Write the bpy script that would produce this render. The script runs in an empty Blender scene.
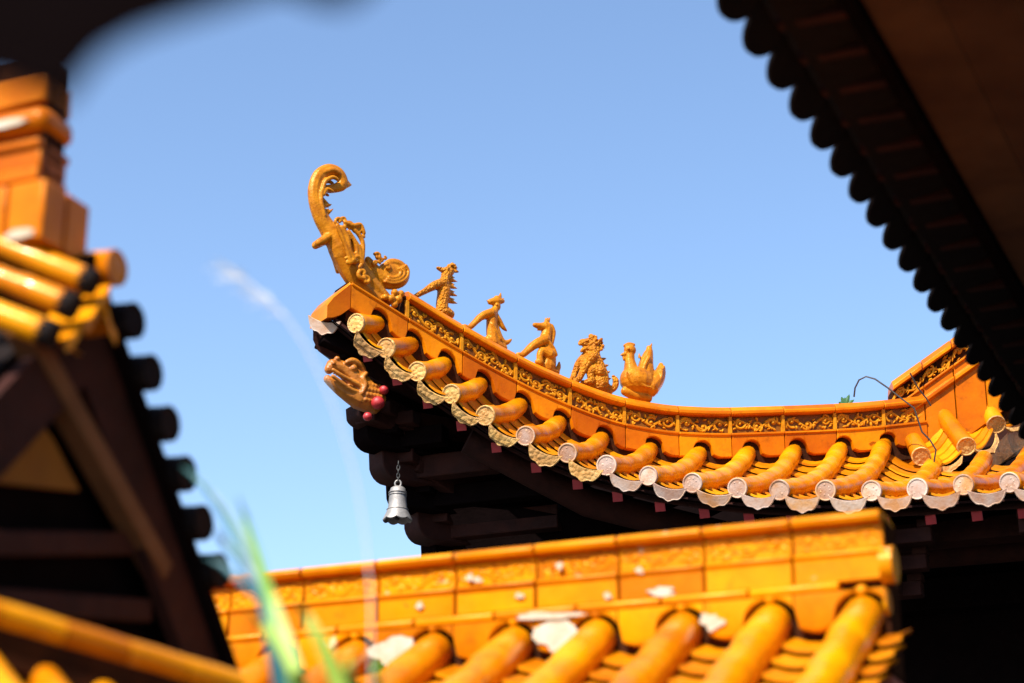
import bpy, math, random
from mathutils import Vector as V, Matrix
R = math.radians
random.seed(7)
sc = bpy.context.scene
col = sc.collection

# ------------------------------------------------------------------ camera
PITCH = R(20.0); CAMZ = 1.6; LENS = 70.0; W, H = 1024, 683
FPX = LENS/36.0*W
cam = bpy.data.cameras.new('Camera'); co = bpy.data.objects.new('Camera', cam); col.objects.link(co)
co.location = (0, 0, CAMZ); co.rotation_euler = (R(90)+PITCH, 0, 0)
cam.lens = LENS; cam.sensor_width = 36; cam.clip_start = 0.05; cam.clip_end = 2000
cam.dof.use_dof = True; cam.dof.focus_distance = 10.1; cam.dof.aperture_fstop = 1.85
sc.camera = co
sc.render.resolution_x = W; sc.render.resolution_y = H

# ------------------------------------------------------------------ sky, sun, exposure
SUN = V((-0.475, -0.80, 1.0)).normalized()
EL = math.asin(SUN.z); AZ = math.atan2(SUN.x, SUN.y)
w = bpy.data.worlds.new('World'); sc.world = w; w.use_nodes = True
nt = w.node_tree; nt.nodes.clear()
sky = nt.nodes.new('ShaderNodeTexSky'); sky.sky_type = 'NISHITA'; sky.sun_disc = False
sky.sun_elevation = EL; sky.sun_rotation = AZ % (2*math.pi)
sky.altitude = 0; sky.air_density = 1.0; sky.dust_density = 0.3; sky.ozone_density = 2.8
bg = nt.nodes.new('ShaderNodeBackground'); bg.inputs['Strength'].default_value = 0.125
wo = nt.nodes.new('ShaderNodeOutputWorld')
nt.links.new(sky.outputs[0], bg.inputs[0]); nt.links.new(bg.outputs[0], wo.inputs[0])
sl = bpy.data.lights.new('Sun', 'SUN'); so = bpy.data.objects.new('Sun', sl); col.objects.link(so)
sl.energy = 5.0; sl.angle = R(0.5); sl.color = (1.0, 0.95, 0.87)
so.location = (0, 0, 30); so.rotation_euler = SUN.to_track_quat('Z', 'Y').to_euler()
sc.view_settings.view_transform = 'Standard'; sc.view_settings.look = 'None'
sc.view_settings.exposure = 1.0; sc.view_settings.gamma = 1.0; sc.view_settings.use_curve_mapping = False

# ------------------------------------------------------------------ projections and directions
CP, SP = math.cos(PITCH), math.sin(PITCH)
def ray(u, v):
    xc = (u-W/2)/FPX; yc = (H/2-v)/FPX
    return V((xc, CP-SP*yc, SP+CP*yc))
def P(u, v, d): return V((0, 0, CAMZ)) + ray(u, v)*d
def onplane(u, v, p0, n):
    r = ray(u, v); o = V((0, 0, CAMZ))
    return o + r*((p0-o).dot(n)/r.dot(n))
Z = V((0, 0, 1))
PHI = R(22.0)
E = V((math.cos(PHI), -math.sin(PHI), 0))       # along the courtyard's cross axis
A = V((math.sin(PHI), math.cos(PHI), 0))        # into the courtyard
def lerp(a, b, t): return a+(b-a)*t
def interp(tab, x):
    if x <= tab[0][0]: i = 0
    elif x >= tab[-1][0]: i = len(tab)-2
    else:
        i = max(k for k in range(len(tab)-1) if tab[k][0] <= x)
    (x0, y0), (x1, y1) = tab[i], tab[i+1]
    return y0+(y1-y0)*(x-x0)/(x1-x0)
def smooth(tab, x, wd):
    n = 9; s = 0; t = 0
    for k in range(-n, n+1):
        g = math.exp(-(2*k/n)**2/2); s += g*interp(tab, x+wd*k/n); t += g
    return s/t

# ------------------------------------------------------------------ mesh builder
class MB:
    def __init__(s): s.v = []; s.f = []
    def add(s, vs, fs):
        b = len(s.v); s.v += [V(p) for p in vs]; s.f += [tuple(i+b for i in f) for f in fs]
    def box(s, c, x, y, z):
        c = V(c); vs = [c+x*i+y*j+z*k for i in (-1, 1) for j in (-1, 1) for k in (-1, 1)]
        s.add(vs, [(0, 1, 3, 2), (4, 6, 7, 5), (0, 4, 5, 1), (2, 3, 7, 6), (0, 2, 6, 4), (1, 5, 7, 3)])
    def beam(s, p, q, wd, ht, up=Z):
        d = (q-p); y = up.cross(d).normalized(); z = d.normalized().cross(y).normalized()
        s.box((p+q)/2, d/2, y*wd/2, z*ht/2)
    def loft(s, secs, closed=True, caps=True):
        n = len(secs[0]); vs = [p for q in secs for p in q]; fs = []
        m = n if closed else n-1
        for i in range(len(secs)-1):
            for j in range(m):
                k = (j+1) % n
                fs.append((i*n+j, i*n+k, (i+1)*n+k, (i+1)*n+j))
        if caps and closed:
            fs.append(tuple(range(n))[::-1]); b = (len(secs)-1)*n; fs.append(tuple(range(b, b+n)))
        s.add(vs, fs)
    def tube(s, pts, rads, n=12, caps=True, ref=None, flat=1.0):
        pts = [V(p) for p in pts]
        if not isinstance(rads, (list, tuple)): rads = [rads]*len(pts)
        T = []
        for i in range(len(pts)):
            t = pts[min(i+1, len(pts)-1)]-pts[max(i-1, 0)]
            T.append(t.normalized() if t.length > 1e-9 else V((0, 0, 1)))
        x = ref if ref is not None else (Z if abs(T[0].z) < .9 else V((1, 0, 0)))
        secs = []
        for i, p in enumerate(pts):
            x = (x-T[i]*x.dot(T[i])).normalized(); y = T[i].cross(x)
            secs.append([p+(x*math.cos(2*math.pi*k/n)*flat+y*math.sin(2*math.pi*k/n))*rads[i] for k in range(n)])
        s.loft(secs, True, caps)
    def ell(s, c, x, y, z, nu=12, nv=8):
        vs = []; fs = []
        for j in range(nv+1):
            th = math.pi*j/nv
            for i in range(nu):
                ph = 2*math.pi*i/nu
                vs.append(V(c)+x*math.sin(th)*math.cos(ph)+y*math.sin(th)*math.sin(ph)+z*math.cos(th))
        for j in range(nv):
            for i in range(nu):
                k = (i+1) % nu
                fs.append((j*nu+i, (j+1)*nu+i, (j+1)*nu+k, j*nu+k))
        s.add(vs, fs)
    def ball(s, c, r, nu=12, nv=8): s.ell(c, V((r, 0, 0)), V((0, r, 0)), V((0, 0, r)), nu, nv)
    def prism(s, out, ex):
        n = len(out); vs = list(out)+[p+ex for p in out]
        fs = [tuple(range(n))[::-1], tuple(range(n, 2*n))]
        for i in range(n):
            k = (i+1) % n; fs.append((i, k, n+k, n+i))
        s.add(vs, fs)
    def build(s, name, m, parent=None, org=None, ang=38, bevel=0, label=None):
        if org is None:
            q = parent
            while q is not None and q.parent is not None: q = q.parent
            org = V(q.location) if q else V((0, 0, 0))
        me = bpy.data.meshes.new(name)
        me.from_pydata([tuple(p-org) for p in s.v], [], s.f)
        import bmesh
        bm = bmesh.new(); bm.from_mesh(me)
        bmesh.ops.remove_doubles(bm, verts=bm.verts, dist=1e-5)
        bmesh.ops.recalc_face_normals(bm, faces=bm.faces); bm.to_mesh(me); bm.free()
        for p in me.polygons: p.use_smooth = True
        me.set_sharp_from_angle(angle=R(ang))
        me.materials.append(m)
        o = bpy.data.objects.new(name, me); col.objects.link(o)
        if parent is not None: o.parent = parent
        else: o.location = org
        if bevel:
            b = o.modifiers.new('bevel', 'BEVEL'); b.width = bevel; b.segments = 2; b.limit_method = 'ANGLE'; b.angle_limit = R(40)
        if label: o['label'] = label
        return o
def tag(o, label, cat, group=None):
    o['label'] = label; o['category'] = cat
    if group: o['group'] = group
    return o
def empty(name, loc, label, cat, group=None):
    o = bpy.data.objects.new(name, None); col.objects.link(o); o.location = loc; o.empty_display_size = .2
    return tag(o, label, cat, group)

# ------------------------------------------------------------------ materials
def mat(name, c1, c2, rough=.4, scale=6, dirt=None, dirt_amt=.5, dirt_scale=14, bump=.15, bump_scale=60, metal=0, spec=.5,
        white=None, white_lo=.66, cells=0, coat=0, rough_var=.15, tint=(1, 1, 1), vary=0, coat_rough=.2):
    m = bpy.data.materials.new(name); m.use_nodes = True; t = m.node_tree; N = t.nodes; L = t.links
    b = N['Principled BSDF']
    tc = N.new('ShaderNodeTexCoord')
    def noise(sc_, det=6, ro=.6):
        n = N.new('ShaderNodeTexNoise'); n.inputs['Scale'].default_value = sc_; n.inputs['Detail'].default_value = det
        n.inputs['Roughness'].default_value = ro; L.new(tc.outputs['Object'], n.inputs['Vector']); return n
    def ramp(src, lo, hi):
        r = N.new('ShaderNodeMapRange'); r.inputs[1].default_value = lo; r.inputs[2].default_value = hi
        r.clamp = True; L.new(src, r.inputs[0]); return r
    def mix(f, a, bb):
        x = N.new('ShaderNodeMix'); x.data_type = 'RGBA'; L.new(f, x.inputs[0])
        for sck, val in ((x.inputs[6], a), (x.inputs[7], bb)):
            if isinstance(val, tuple): sck.default_value = (*val, 1)
            else: L.new(val, sck)
        return x.outputs[2]
    n1 = noise(scale)
    c = mix(ramp(n1.outputs['Fac'], .35, .65).outputs[0], c1, c2)
    if dirt:
        n2 = noise(dirt_scale, 9, .7); r2 = ramp(n2.outputs['Fac'], .56, .72)
        mm = N.new('ShaderNodeMath'); mm.operation = 'MULTIPLY'; mm.inputs[1].default_value = dirt_amt; L.new(r2.outputs[0], mm.inputs[0])
        c = mix(mm.outputs[0], c, dirt)
    if white:
        n3 = noise(scale*1.7, 8, .65); c = mix(ramp(n3.outputs['Fac'], white_lo, white_lo+.05).outputs[0], c, white)
    if vary:
        ge = N.new('ShaderNodeNewGeometry'); oi = N.new('ShaderNodeObjectInfo')
        ad0 = N.new('ShaderNodeMath'); ad0.operation = 'ADD'; L.new(ge.outputs['Random Per Island'], ad0.inputs[0]); L.new(oi.outputs['Random'], ad0.inputs[1])
        fr_ = N.new('ShaderNodeMath'); fr_.operation = 'FRACT'; L.new(ad0.outputs[0], fr_.inputs[0])
        vr = N.new('ShaderNodeMapRange'); vr.inputs[3].default_value = 1-vary; vr.inputs[4].default_value = 1+vary*.45; L.new(fr_.outputs[0], vr.inputs[0])
        hs = N.new('ShaderNodeHueSaturation'); L.new(vr.outputs[0], hs.inputs['Value']); L.new(c, hs.inputs['Color'])
        hr = N.new('ShaderNodeMapRange'); hr.inputs[3].default_value = .5-vary*.035; hr.inputs[4].default_value = .5+vary*.02; L.new(fr_.outputs[0], hr.inputs[0]); L.new(hr.outputs[0], hs.inputs['Hue'])
        c = hs.outputs[0]
        ns = noise(34, 10, .75); c = mix(ramp(ns.outputs['Fac'], .63, .70).outputs[0], c, (.10, .035, .008))
    L.new(c, b.inputs['Base Color'])
    n4 = noise(scale*3, 5)
    rr = N.new('ShaderNodeMapRange'); rr.inputs[3].default_value = max(.05, rough-rough_var); rr.inputs[4].default_value = min(1, rough+rough_var)
    L.new(n4.outputs['Fac'], rr.inputs[0]); L.new(rr.outputs[0], b.inputs['Roughness'])
    b.inputs['Specular Tint'].default_value = (*tint, 1); b.inputs['Metallic'].default_value = metal; b.inputs['Specular IOR Level'].default_value = spec
    b.inputs['Coat Weight'].default_value = coat; b.inputs['Coat Roughness'].default_value = coat_rough
    bp = N.new('ShaderNodeBump'); bp.inputs['Strength'].default_value = bump; bp.inputs['Distance'].default_value = .01
    n5 = noise(bump_scale, 6)
    hsrc = n5.outputs['Fac']
    if cells:
        vo = N.new('ShaderNodeTexVoronoi'); vo.inputs['Scale'].default_value = cells; L.new(tc.outputs['Object'], vo.inputs['Vector'])
        ad = N.new('ShaderNodeMath'); ad.operation = 'MULTIPLY_ADD'; ad.inputs[1].default_value = -1.2; L.new(vo.outputs['Distance'], ad.inputs[0]); L.new(n5.outputs['Fac'], ad.inputs[2])
        hsrc = ad.outputs[0]
    L.new(hsrc, bp.inputs['Height']); L.new(bp.outputs[0], b.inputs['Normal'])
    return m
WARM = (1.0, .62, .22)
GL = mat('orange_glaze', (.60, .165, .001), (.46, .105, .001), .36, 5, (.16, .035, .003), .55, 16, .16, 45, spec=.3, tint=WARM, vary=.30)
GLY = mat('yellow_glaze', (.68, .24, .001), (.52, .155, .001), .34, 5, (.20, .055, .004), .5, 13, .16, 35, spec=.35, tint=WARM, white=(.60, .46, .28), white_lo=.645, vary=.30)
GLT = mat('tube_glaze', (.68, .24, .001), (.54, .15, .001), .26, 7, (.16, .045, .004), .4, 20, .12, 50, spec=.4, tint=WARM, vary=.28, coat=.10, coat_rough=.07)
GLTY = mat('yellow_tube_glaze', (.68, .245, .001), (.50, .14, .001), .26, 6, (.20, .055, .004), .6, 16, .18, 40, spec=.5, tint=WARM, white=(.60, .48, .32), white_lo=.72, vary=.28, coat=.22, coat_rough=.07)
GLP = mat('pan_glaze', (.62, .22, .002), (.50, .15, .001), .34, 7, (.18, .05, .006), .6, 16, .16, 50, spec=.3, tint=WARM, vary=.30)
GLC = mat('carved_glaze', (.56, .23, .008), (.40, .13, .003), .40, 14, (.10, .03, .003), .7, 40, .2, 70, spec=.35, tint=WARM)
FIG = mat('figure_glaze', (.52, .180, .006), (.34, .095, .003), .34, 20, (.11, .032, .004), .7, 45, .3, 90, spec=.45, tint=WARM)
FIGS = mat('scaly_figure_glaze', (.52, .185, .007), (.34, .095, .003), .36, 20, (.11, .032, .004), .7, 45, .8, 90, cells=75, spec=.45, tint=WARM)
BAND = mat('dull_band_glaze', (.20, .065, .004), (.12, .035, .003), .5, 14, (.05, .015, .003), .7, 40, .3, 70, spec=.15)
HEAD = mat('brown_head_glaze', (.48, .16, .014), (.32, .09, .008), .4, 24, (.08, .02, .006), .8, 45, .3, 90, spec=.4)
RECESS = mat('dark_mortar', (.045, .013, .004), (.022, .007, .003), .95, 20, bump=.4, spec=.05)
PALE = mat('pale_worn_glaze', (.58, .43, .34), (.50, .27, .15), .55, 16, (.30, .12, .05), .6, 40, .25, 60, cells=0, vary=.3)
WORN = mat('rosy_worn_glaze', (.52, .34, .24), (.48, .21, .06), .55, 16, (.26, .09, .03), .6, 40, .25, 60, cells=0, vary=.3)
TAN = mat('tan_worn_glaze', (.64, .38, .12), (.56, .27, .06), .5, 18, (.28, .10, .03), .6, 60, .5, 60, cells=45, vary=.3)
PINK = mat('pink_clay', (.52, .24, .10), (.50, .17, .03), .6, 12, (.30, .14, .09), .5, 30, .3, 40)
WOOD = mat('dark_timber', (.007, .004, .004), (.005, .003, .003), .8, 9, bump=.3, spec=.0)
WOODR = mat('reddish_timber', (.042, .012, .008), (.024, .008, .006), .8, 9, bump=.3, spec=.12)
REDP = mat('red_paint', (.42, .016, .018), (.32, .012, .014), .5, 12, (.10, .02, .02), .5, 30, .2, 40)
BELL = mat('weathered_bell_metal', (.31, .28, .255), (.20, .185, .17), .55, 18, (.15, .14, .13), .6, 40, .2, 50, metal=.35)
CEIL = mat('brown_ceiling_board', (.12, .055, .022), (.07, .03, .013), .8, 3, bump=.2, spec=.1, vary=.35)
BRACE = mat('brown_brace', (.16, .068, .028), (.11, .045, .018), .8, 6, bump=.3, spec=.1)
OCHRE = mat('ochre_plaster', (.24, .095, .012), (.18, .065, .009), .8, 4, bump=.2, spec=.2)
LIMEGLINT = mat('lime_and_glint_white', (.50, .44, .35), (.42, .32, .2), .7, 12, (.28, .15, .06), .5, 25, .4, 40)  # colour of the lime patches and of the painted glint specks
STONE = mat('stone_paving', (.075, .068, .06), (.055, .05, .045), .9, 2, (.04, .035, .03), .5, 6, .3, 30)
PLAST = mat('red_wall_plaster', (.30, .07, .04), (.24, .055, .035), .85, 3, bump=.2)
LEAF = mat('grass_leaf', (.17, .33, .015), (.12, .27, .01), .5, 12, bump=.1)
LEAFP = mat('highlight_pale_leaf', (.26, .36, .05), (.19, .30, .03), .55, 12, bump=.1, spec=.25)  # paler green stands in for glossy highlights on some blades
LEAFT = mat('blue_green_leaf', (.012, .12, .11), (.01, .08, .12), .5, 12, bump=.1)
STRAW = mat('pale_straw', (.80, .76, .72), (.74, .70, .66), .8, 20, bump=.1, spec=.1)
WIRE = mat('dark_wire', (.03, .025, .02), (.02, .018, .015), .6, 20, bump=.1)
DARKT = mat('shade_painted_tile', (.010, .006, .005), (.007, .004, .004), .8, 8, bump=.2, spec=.1)  # near-black tile colour with the shade already put into it
TEETH = mat('cream_glaze', (.46, .34, .22), (.36, .24, .14), .4, 20)

# ------------------------------------------------------------------ ground
g = MB(); g.box(V((0, 0, -.05)), V((300, 0, 0)), V((0, 300, 0)), V((0, 0, .05)))
go = g.build('ground', STONE); go['kind'] = 'structure'

# ================================================================== MAIN HALL
WALL0 = P(432, 548, 10.35)
hall = empty('temple_hall', (WALL0.x, WALL0.y, 0), 'temple hall with golden tube tiles, an upturned eave corner and a carved hip ridge', 'temple')

# ---- hip ridge frame: position along it is the parameter u
VB = [(300, 287), (322, 301), (334, 308), (401, 349.5), (440, 373), (482.7, 397), (528, 420), (570.5, 438), (610, 452), (662, 461), (713, 463), (765, 461), (812, 459), (860, 456), (897, 452), (935, 447), (975, 441)]
def dR(u): return 9.75+1.15*(u-345)/575.0
def B(u): return P(u, smooth(VB, u, 26), dR(u))
def frame(u):
    t = B(u+4)-B(u-4); t.z = 0; t.normalize()
    return t, V((t.y, -t.x, 0))           # tangent, outward normal (towards the court)
def rp(u, o, h):
    return B(u)+frame(u)[1]*o+Z*h
HT = .295
JO = [343, 400, 454.7, 509, 564, 619, 673, 726, 779, 831, 880, 922]
# tube rows: eave end (u, v, d) and the place where they meet the ridge
CAPS = [(357, 323.6, 374), (387, 348, 408), (418, 371.6, 441), (452, 394, 477), (486, 415.5, 517), (526, 436, 556), (568, 453, 599), (607, 465.5, 648),
        (649, 476, 697), (693, 483, 746), (738, 488, 792), (780, 490, 838), (826, 490.5, 882)]
CAPS2 = [(872, 491, 934, 464), (918, 489, 984, 459), (964, 485, 1030, 453), (1010, 482.5, 1076, 447), (1056, 479, 1122, 441), (1102, 475, 1168, 434)]
def dE(u): return smooth([(300, 9.62), (360, 9.62), (526, 9.52), (740, 9.28), (1010, 8.92), (1110, 8.78)], u, 30)
curves = []
for u, v, ut in CAPS:
    e0 = P(u, v, dE(u)); r0 = rp(ut, .02, .04)
    L = (r0-e0).length; c0 = (e0+r0)/2-Z*(.075*L)+E*(.035*L)
    curves.append((e0, c0, r0))
for u, v, ut, vt in CAPS2:
    e0 = P(u, v, dE(u)); r0 = P(ut, vt, dE(u)+1.55)
    L = (r0-e0).length; curves.append((e0, (e0+r0)/2-Z*(.075*L)+E*(.035*L), r0))
def bez(c, t): return c[0]*(1-t)**2+c[1]*2*t*(1-t)+c[2]*t*t
def clen(c): return sum((bez(c, (i+1)/12)-bez(c, i/12)).length for i in range(12))

def disc_cap(name, c, ax, r, m, parent):
    """round end tile with a raised rim and a flower in relief; ax points out of the roof"""
    b = MB(); x = ax.cross(Z).normalized(); y = x.cross(ax)
    def ring(rr, z): return [c+(x*math.cos(2*math.pi*k/24)+y*math.sin(2*math.pi*k/24))*rr+ax*z for k in range(24)]
    b.loft([ring(r*.96, -.03), ring(r, -.005), ring(r, .008), ring(r*.95, .010), ring(r*.86, .009), ring(r*.83, .006), ring(r*.3, .0065), ring(r*.02, .007)])
    rq = random.Random(int(abs(c.x*7919+c.z*104729)) % 9973); a0 = rq.uniform(0, 6)
    for k in range(7):      # worn flower relief, different on every disc
        an = a0+k*.9+rq.uniform(-.25, .25); p = c+(x*math.cos(an)+y*math.sin(an))*r*rq.uniform(.38, .58)+ax*.004
        b.ell(p, x*r*rq.uniform(.10, .2), y*r*rq.uniform(.10, .2), ax*rq.uniform(.002, .0045), 8, 5)
    return b.build(name, m, parent)
def drip(name, c, side, ax, wd, ht, m, parent, sag=.2, rnd_=.42):
    """hanging drip tile: hollow upper edge, scalloped pointed lower edge; side runs along the eave"""
    up = ax.cross(side).normalized()
    if up.z < 0: up = -up
    top = []; bot = []
    n = 16
    for i in range(n+1):
        s = -1+2*i/n
        top.append(c+side*(s*wd/2)+up*(-(1-s*s)*wd*sag))
        q = 1-abs(s)
        low = -(wd*sag*.25+ht*math.sqrt(max(0, 1-s*s))*(1+(.07*math.cos(s*9.4) if rnd_ > -1.5 else 0))) if rnd_ < 0 else -(wd*sag*.25+ht*(min(1,q*1.02)**rnd_))-ht*.07*abs(math.sin(q*math.pi*2.5))-ht*.08*max(0,q-.75)/.25
        bot.append(c+side*(s*wd/2*.97)+up*min(low, -(1-s*s)*wd*sag-.012))
    b = MB(); b.prism(top+bot[::-1], ax*.012)
    b.tube([lerp(p, c-up*(ht*.4), .06)+ax*.011 for p in bot], .0028, 6)       # raised lip along the lower edge
    return b.build(name, m, parent)
def tube_row(name, c, r, m, parent, seg=.24, t1=1.0):
    b = MB(); L = clen(c); n = max(1, round(L*t1/seg)); pts = []; rr = []
    for i in range(n):
        for q in (0, .03, .5, .97):
            pts.append(bez(c, (i+q)/n*t1)); rr.append(r*(1.05-.10*q) if q else r*1.0)
    pts.append(bez(c, t1)); rr.append(r*.93)
    b.tube(pts, rr, 14)
    return b.build(name, m, parent, ang=50)
def pans(cs, name, m, parent, sag=.028, step=.16, low=-.03, t0=0.0, dz=.0, lip=.02, side=.10, eave=.012):
    b = MB(); K = 6
    for c, d in zip(cs[:-1], cs[1:]):
        n = max(2, round((clen(c)+clen(d))/2/step)); ov = lip/((clen(c)+clen(d))/2)
        for i in range(n):
            rows = []
            for t, lift in ((t0+(1-t0)*i/n-ov, lip*1.25), (t0+(1-t0)*(i+1)/n+.01, .0), (t0+(1-t0)*(i+1)/n+.01, -.010), (t0+(1-t0)*i/n-ov, lip*1.25-.011)):
                t = max(t, t0+eave) if i == 0 else t
                p, q = bez(c, t), bez(d, t); p, q = lerp(p, q, side), lerp(q, p, side)
                rows.append([lerp(p, q, k/K)+Z*(low+lift-sag*math.sin(math.pi*k/K)+dz) for k in range(K+1)])
            b.loft(rows+[rows[0]], closed=False)
    return b.build(name, m, parent, ang=30)

rv_ = random.Random(21)
def worn(i): return TAN if i < 4 else rv_.choice((PALE, PALE, WORN, PALE, TAN, WORN)) if i > 6 else rv_.choice((TAN, WORN))
for i, c in enumerate(curves):
    ax = (bez(c, 0)-bez(c, .12)).normalized()
    row = tube_row('tube_tile_row', c, .050, GLT, hall)
    ax = (ax+V((rv_.uniform(-.07, .07), 0, rv_.uniform(-.07, .07)))).normalized(); disc_cap('end_disc', c[0]+ax*.004, ax, .0485*rv_.uniform(.95, 1.03), worn(i), row)
pans(curves, 'pan_tiles', GLP, hall)
for i in range(len(curves)-1):
    p, q = curves[i][0], curves[i+1][0]
    ax = ((bez(curves[i], 0)-bez(curves[i], .12)).normalized())
    ax = (ax-Z*rv_.uniform(.02, .2)).normalized()
    sd = (q-p).normalized(); ax = (ax-sd*ax.dot(sd)).normalized()
    drip('drip_tile', (p+q)/2+ax*.02-Z*.022, sd, ax, .170*rv_.uniform(.94, 1.04), .070*rv_.uniform(.88, 1.1), worn(i), hall, sag=.12, rnd_=-1)
# the corner drip tile left of the first row
c0 = P(326, 318, 9.66); sd = (curves[0][0]-c0).normalized(); ax = V((-.45, -.85, -.3)).normalized(); ax = (ax-sd*ax.dot(sd)).normalized()
drip('drip_tile', c0+ax*.01, sd, ax, .17, .075, PALE, hall, sag=.12, rnd_=-1)
# ---- hip ridge: core, plain course, carved course, cap
def strip(u0, u1, prof, n=8):
    return [[rp(lerp(u0, u1, i/n), o, h) for o, h in prof] for i in range(n+1)]
core = MB(); core.loft(strip(397, 926, [(-.075, -.06), (.052, -.06), (.052, .262), (-.075, .262)], 60)); core.loft(strip(341, 397, [(-.075, -.06), (.052, -.06), (.052, .138), (-.075, .138)], 10))
ridge = core.build('hip_ridge', RECESS, hall)
def bottom(u):
    """lower edge of the plain course: arches over the tubes, dips over the pans"""
    best = 1e9; a = None
    for (_, _, ut) in CAPS:
        if abs(u-ut) < abs(best): best = u-ut; a = ut
    mpu = (B(u+1)-B(u-1)).length/2
    s = best*mpu; r = .058
    if abs(s) < r: return .04+math.sqrt(r*r-s*s)*.95
    return .022-.018*math.sin(min(1, (abs(s)-r)/.05)*math.pi/2)
pl = MB(); cp = MB()
for j in range(len(JO)-1):
    u0, u1 = JO[j]+.35, JO[j+1]-.35
    n = 26; secs = []
    for i in range(n+1):
        u = lerp(u0, u1, i/n); hb = bottom(u)
        secs.append([rp(u, .050, hb), rp(u, .078, hb), rp(u, .082, hb+.006), rp(u, .082, .120), rp(u, .090, .124), rp(u, .090, .136), rp(u, .050, .140)])
    pl.loft(secs)
    m_ = (u0+u1)/2
    if j: cp.loft(strip(u0, u1, [(.052, .232), (.086, .234), (.094, .240), (.094, .256), (.070, .284), (.02, HT), (-.04, HT), (-.09, .27), (-.09, .235)], 8))
    # little posts dividing the carved panels
    if j:
        fr = MB(); fr.loft(strip(JO[j]-1.4, JO[j]+1.4, [(.05, .140), (.074, .140), (.074, .232), (.05, .232)], 2))
        fr.build('panel_divider', GLC, ridge)
pl.build('plain_course', GL, ridge, ang=30, bevel=.003)
cp.build('ridge_cap', GL, ridge, ang=30, bevel=.003)
# back skin of the ridge
bk = MB(); bk.loft(strip(398, 925, [(-.078, -.05), (-.1, -.05), (-.1, .232), (-.078, .232)], 40)); bk.loft(strip(342, 397.5, [(-.078, -.05), (-.1, -.05), (-.1, .14), (-.078, .14)], 8)); bk.build('back_course', GL, ridge)
def scroll_panel(f, Lm, Hm, rnd, r=.0080, o=.006):
    """swirling vine relief; f(p,h,o) maps panel coordinates in metres to space"""
    b = MB()
    def curve(pts, r0, r1):
        n = len(pts)
        b.tube([f(x, y, o) for x, y in pts], [r0+(r1-r0)*i/(n-1) for i in range(n)], 6)
    ns = max(2, round(Lm/.085))
    stem = [(Lm*i/24, Hm*.5+Hm*.26*math.sin(i/24*ns*math.pi)) for i in range(25)]
    curve(stem, r*.9, r*.9)
    for k in range(ns):
        cx = Lm*(k+.5)/ns+rnd.uniform(-.006, .006); s = 1 if k % 2 else -1; cy = Hm*.5-s*Hm*.10
        R0 = Hm*.38; ph = rnd.uniform(0, 6.28)
        curve([(cx+math.cos(ph+s*q*.42)*R0*(1-q/17)*1.05, cy+math.sin(ph+s*q*.42)*R0*(1-q/17)) for q in range(16)], r, r*.7)
        b.ell(f(cx, cy, o), f(cx+.010, cy, o)-f(cx, cy, o), f(cx, cy+.010, o)-f(cx, cy, o), f(cx, cy, o+.013)-f(cx, cy, o), 8, 6)
        for q in range(9):
            an = rnd.uniform(0, 6.28); px = cx+math.cos(an)*Hm*.5; py = Hm*.5+math.sin(an)*Hm*.36
            px = min(max(px, .006), Lm-.006); py = min(max(py, .008), Hm-.008)
            o0 = f(px, py, o); l = rnd.uniform(.009, .016); a2 = rnd.uniform(0, 3.14)
            X = f(px+math.cos(a2)*l, py+math.sin(a2)*l, o)-o0; Y = f(px-math.sin(a2)*l*.45, py+math.cos(a2)*l*.45, o)-o0
            b.ell(o0, X, Y, f(px, py, o+.010)-o0, 8, 5)
    return b
rnd = random.Random(3)
for j in range(1, len(JO)-1):
    u0, u1 = JO[j]+2, JO[j+1]-2; Lm = (B(u1)-B(u0)).length
    scroll_panel(lambda p, h, o, u0=u0, u1=u1, Lm=Lm: rp(u0+(u1-u0)*p/Lm, .052+o, .142+h), Lm, .088, rnd).build('carved_panel', GLC, ridge)
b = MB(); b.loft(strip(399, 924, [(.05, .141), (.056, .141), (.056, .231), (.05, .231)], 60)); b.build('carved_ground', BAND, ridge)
# end block of the ridge at the corner
eb = MB()
eb.loft([[rp(u, o, h) for o, h in [(-.10, b0), (.083, b0), (.083, t0_-.012), (.070, t0_), (-.085, t0_), (-.10, t0_-.012)]] for u, b0, t0_ in ((320, -.12, -.045), (326, -.10, .015), (334, -.06, .075), (342.5, .0, .14))])
eb.build('ridge_end_saddle', GL, ridge, ang=30)
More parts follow.
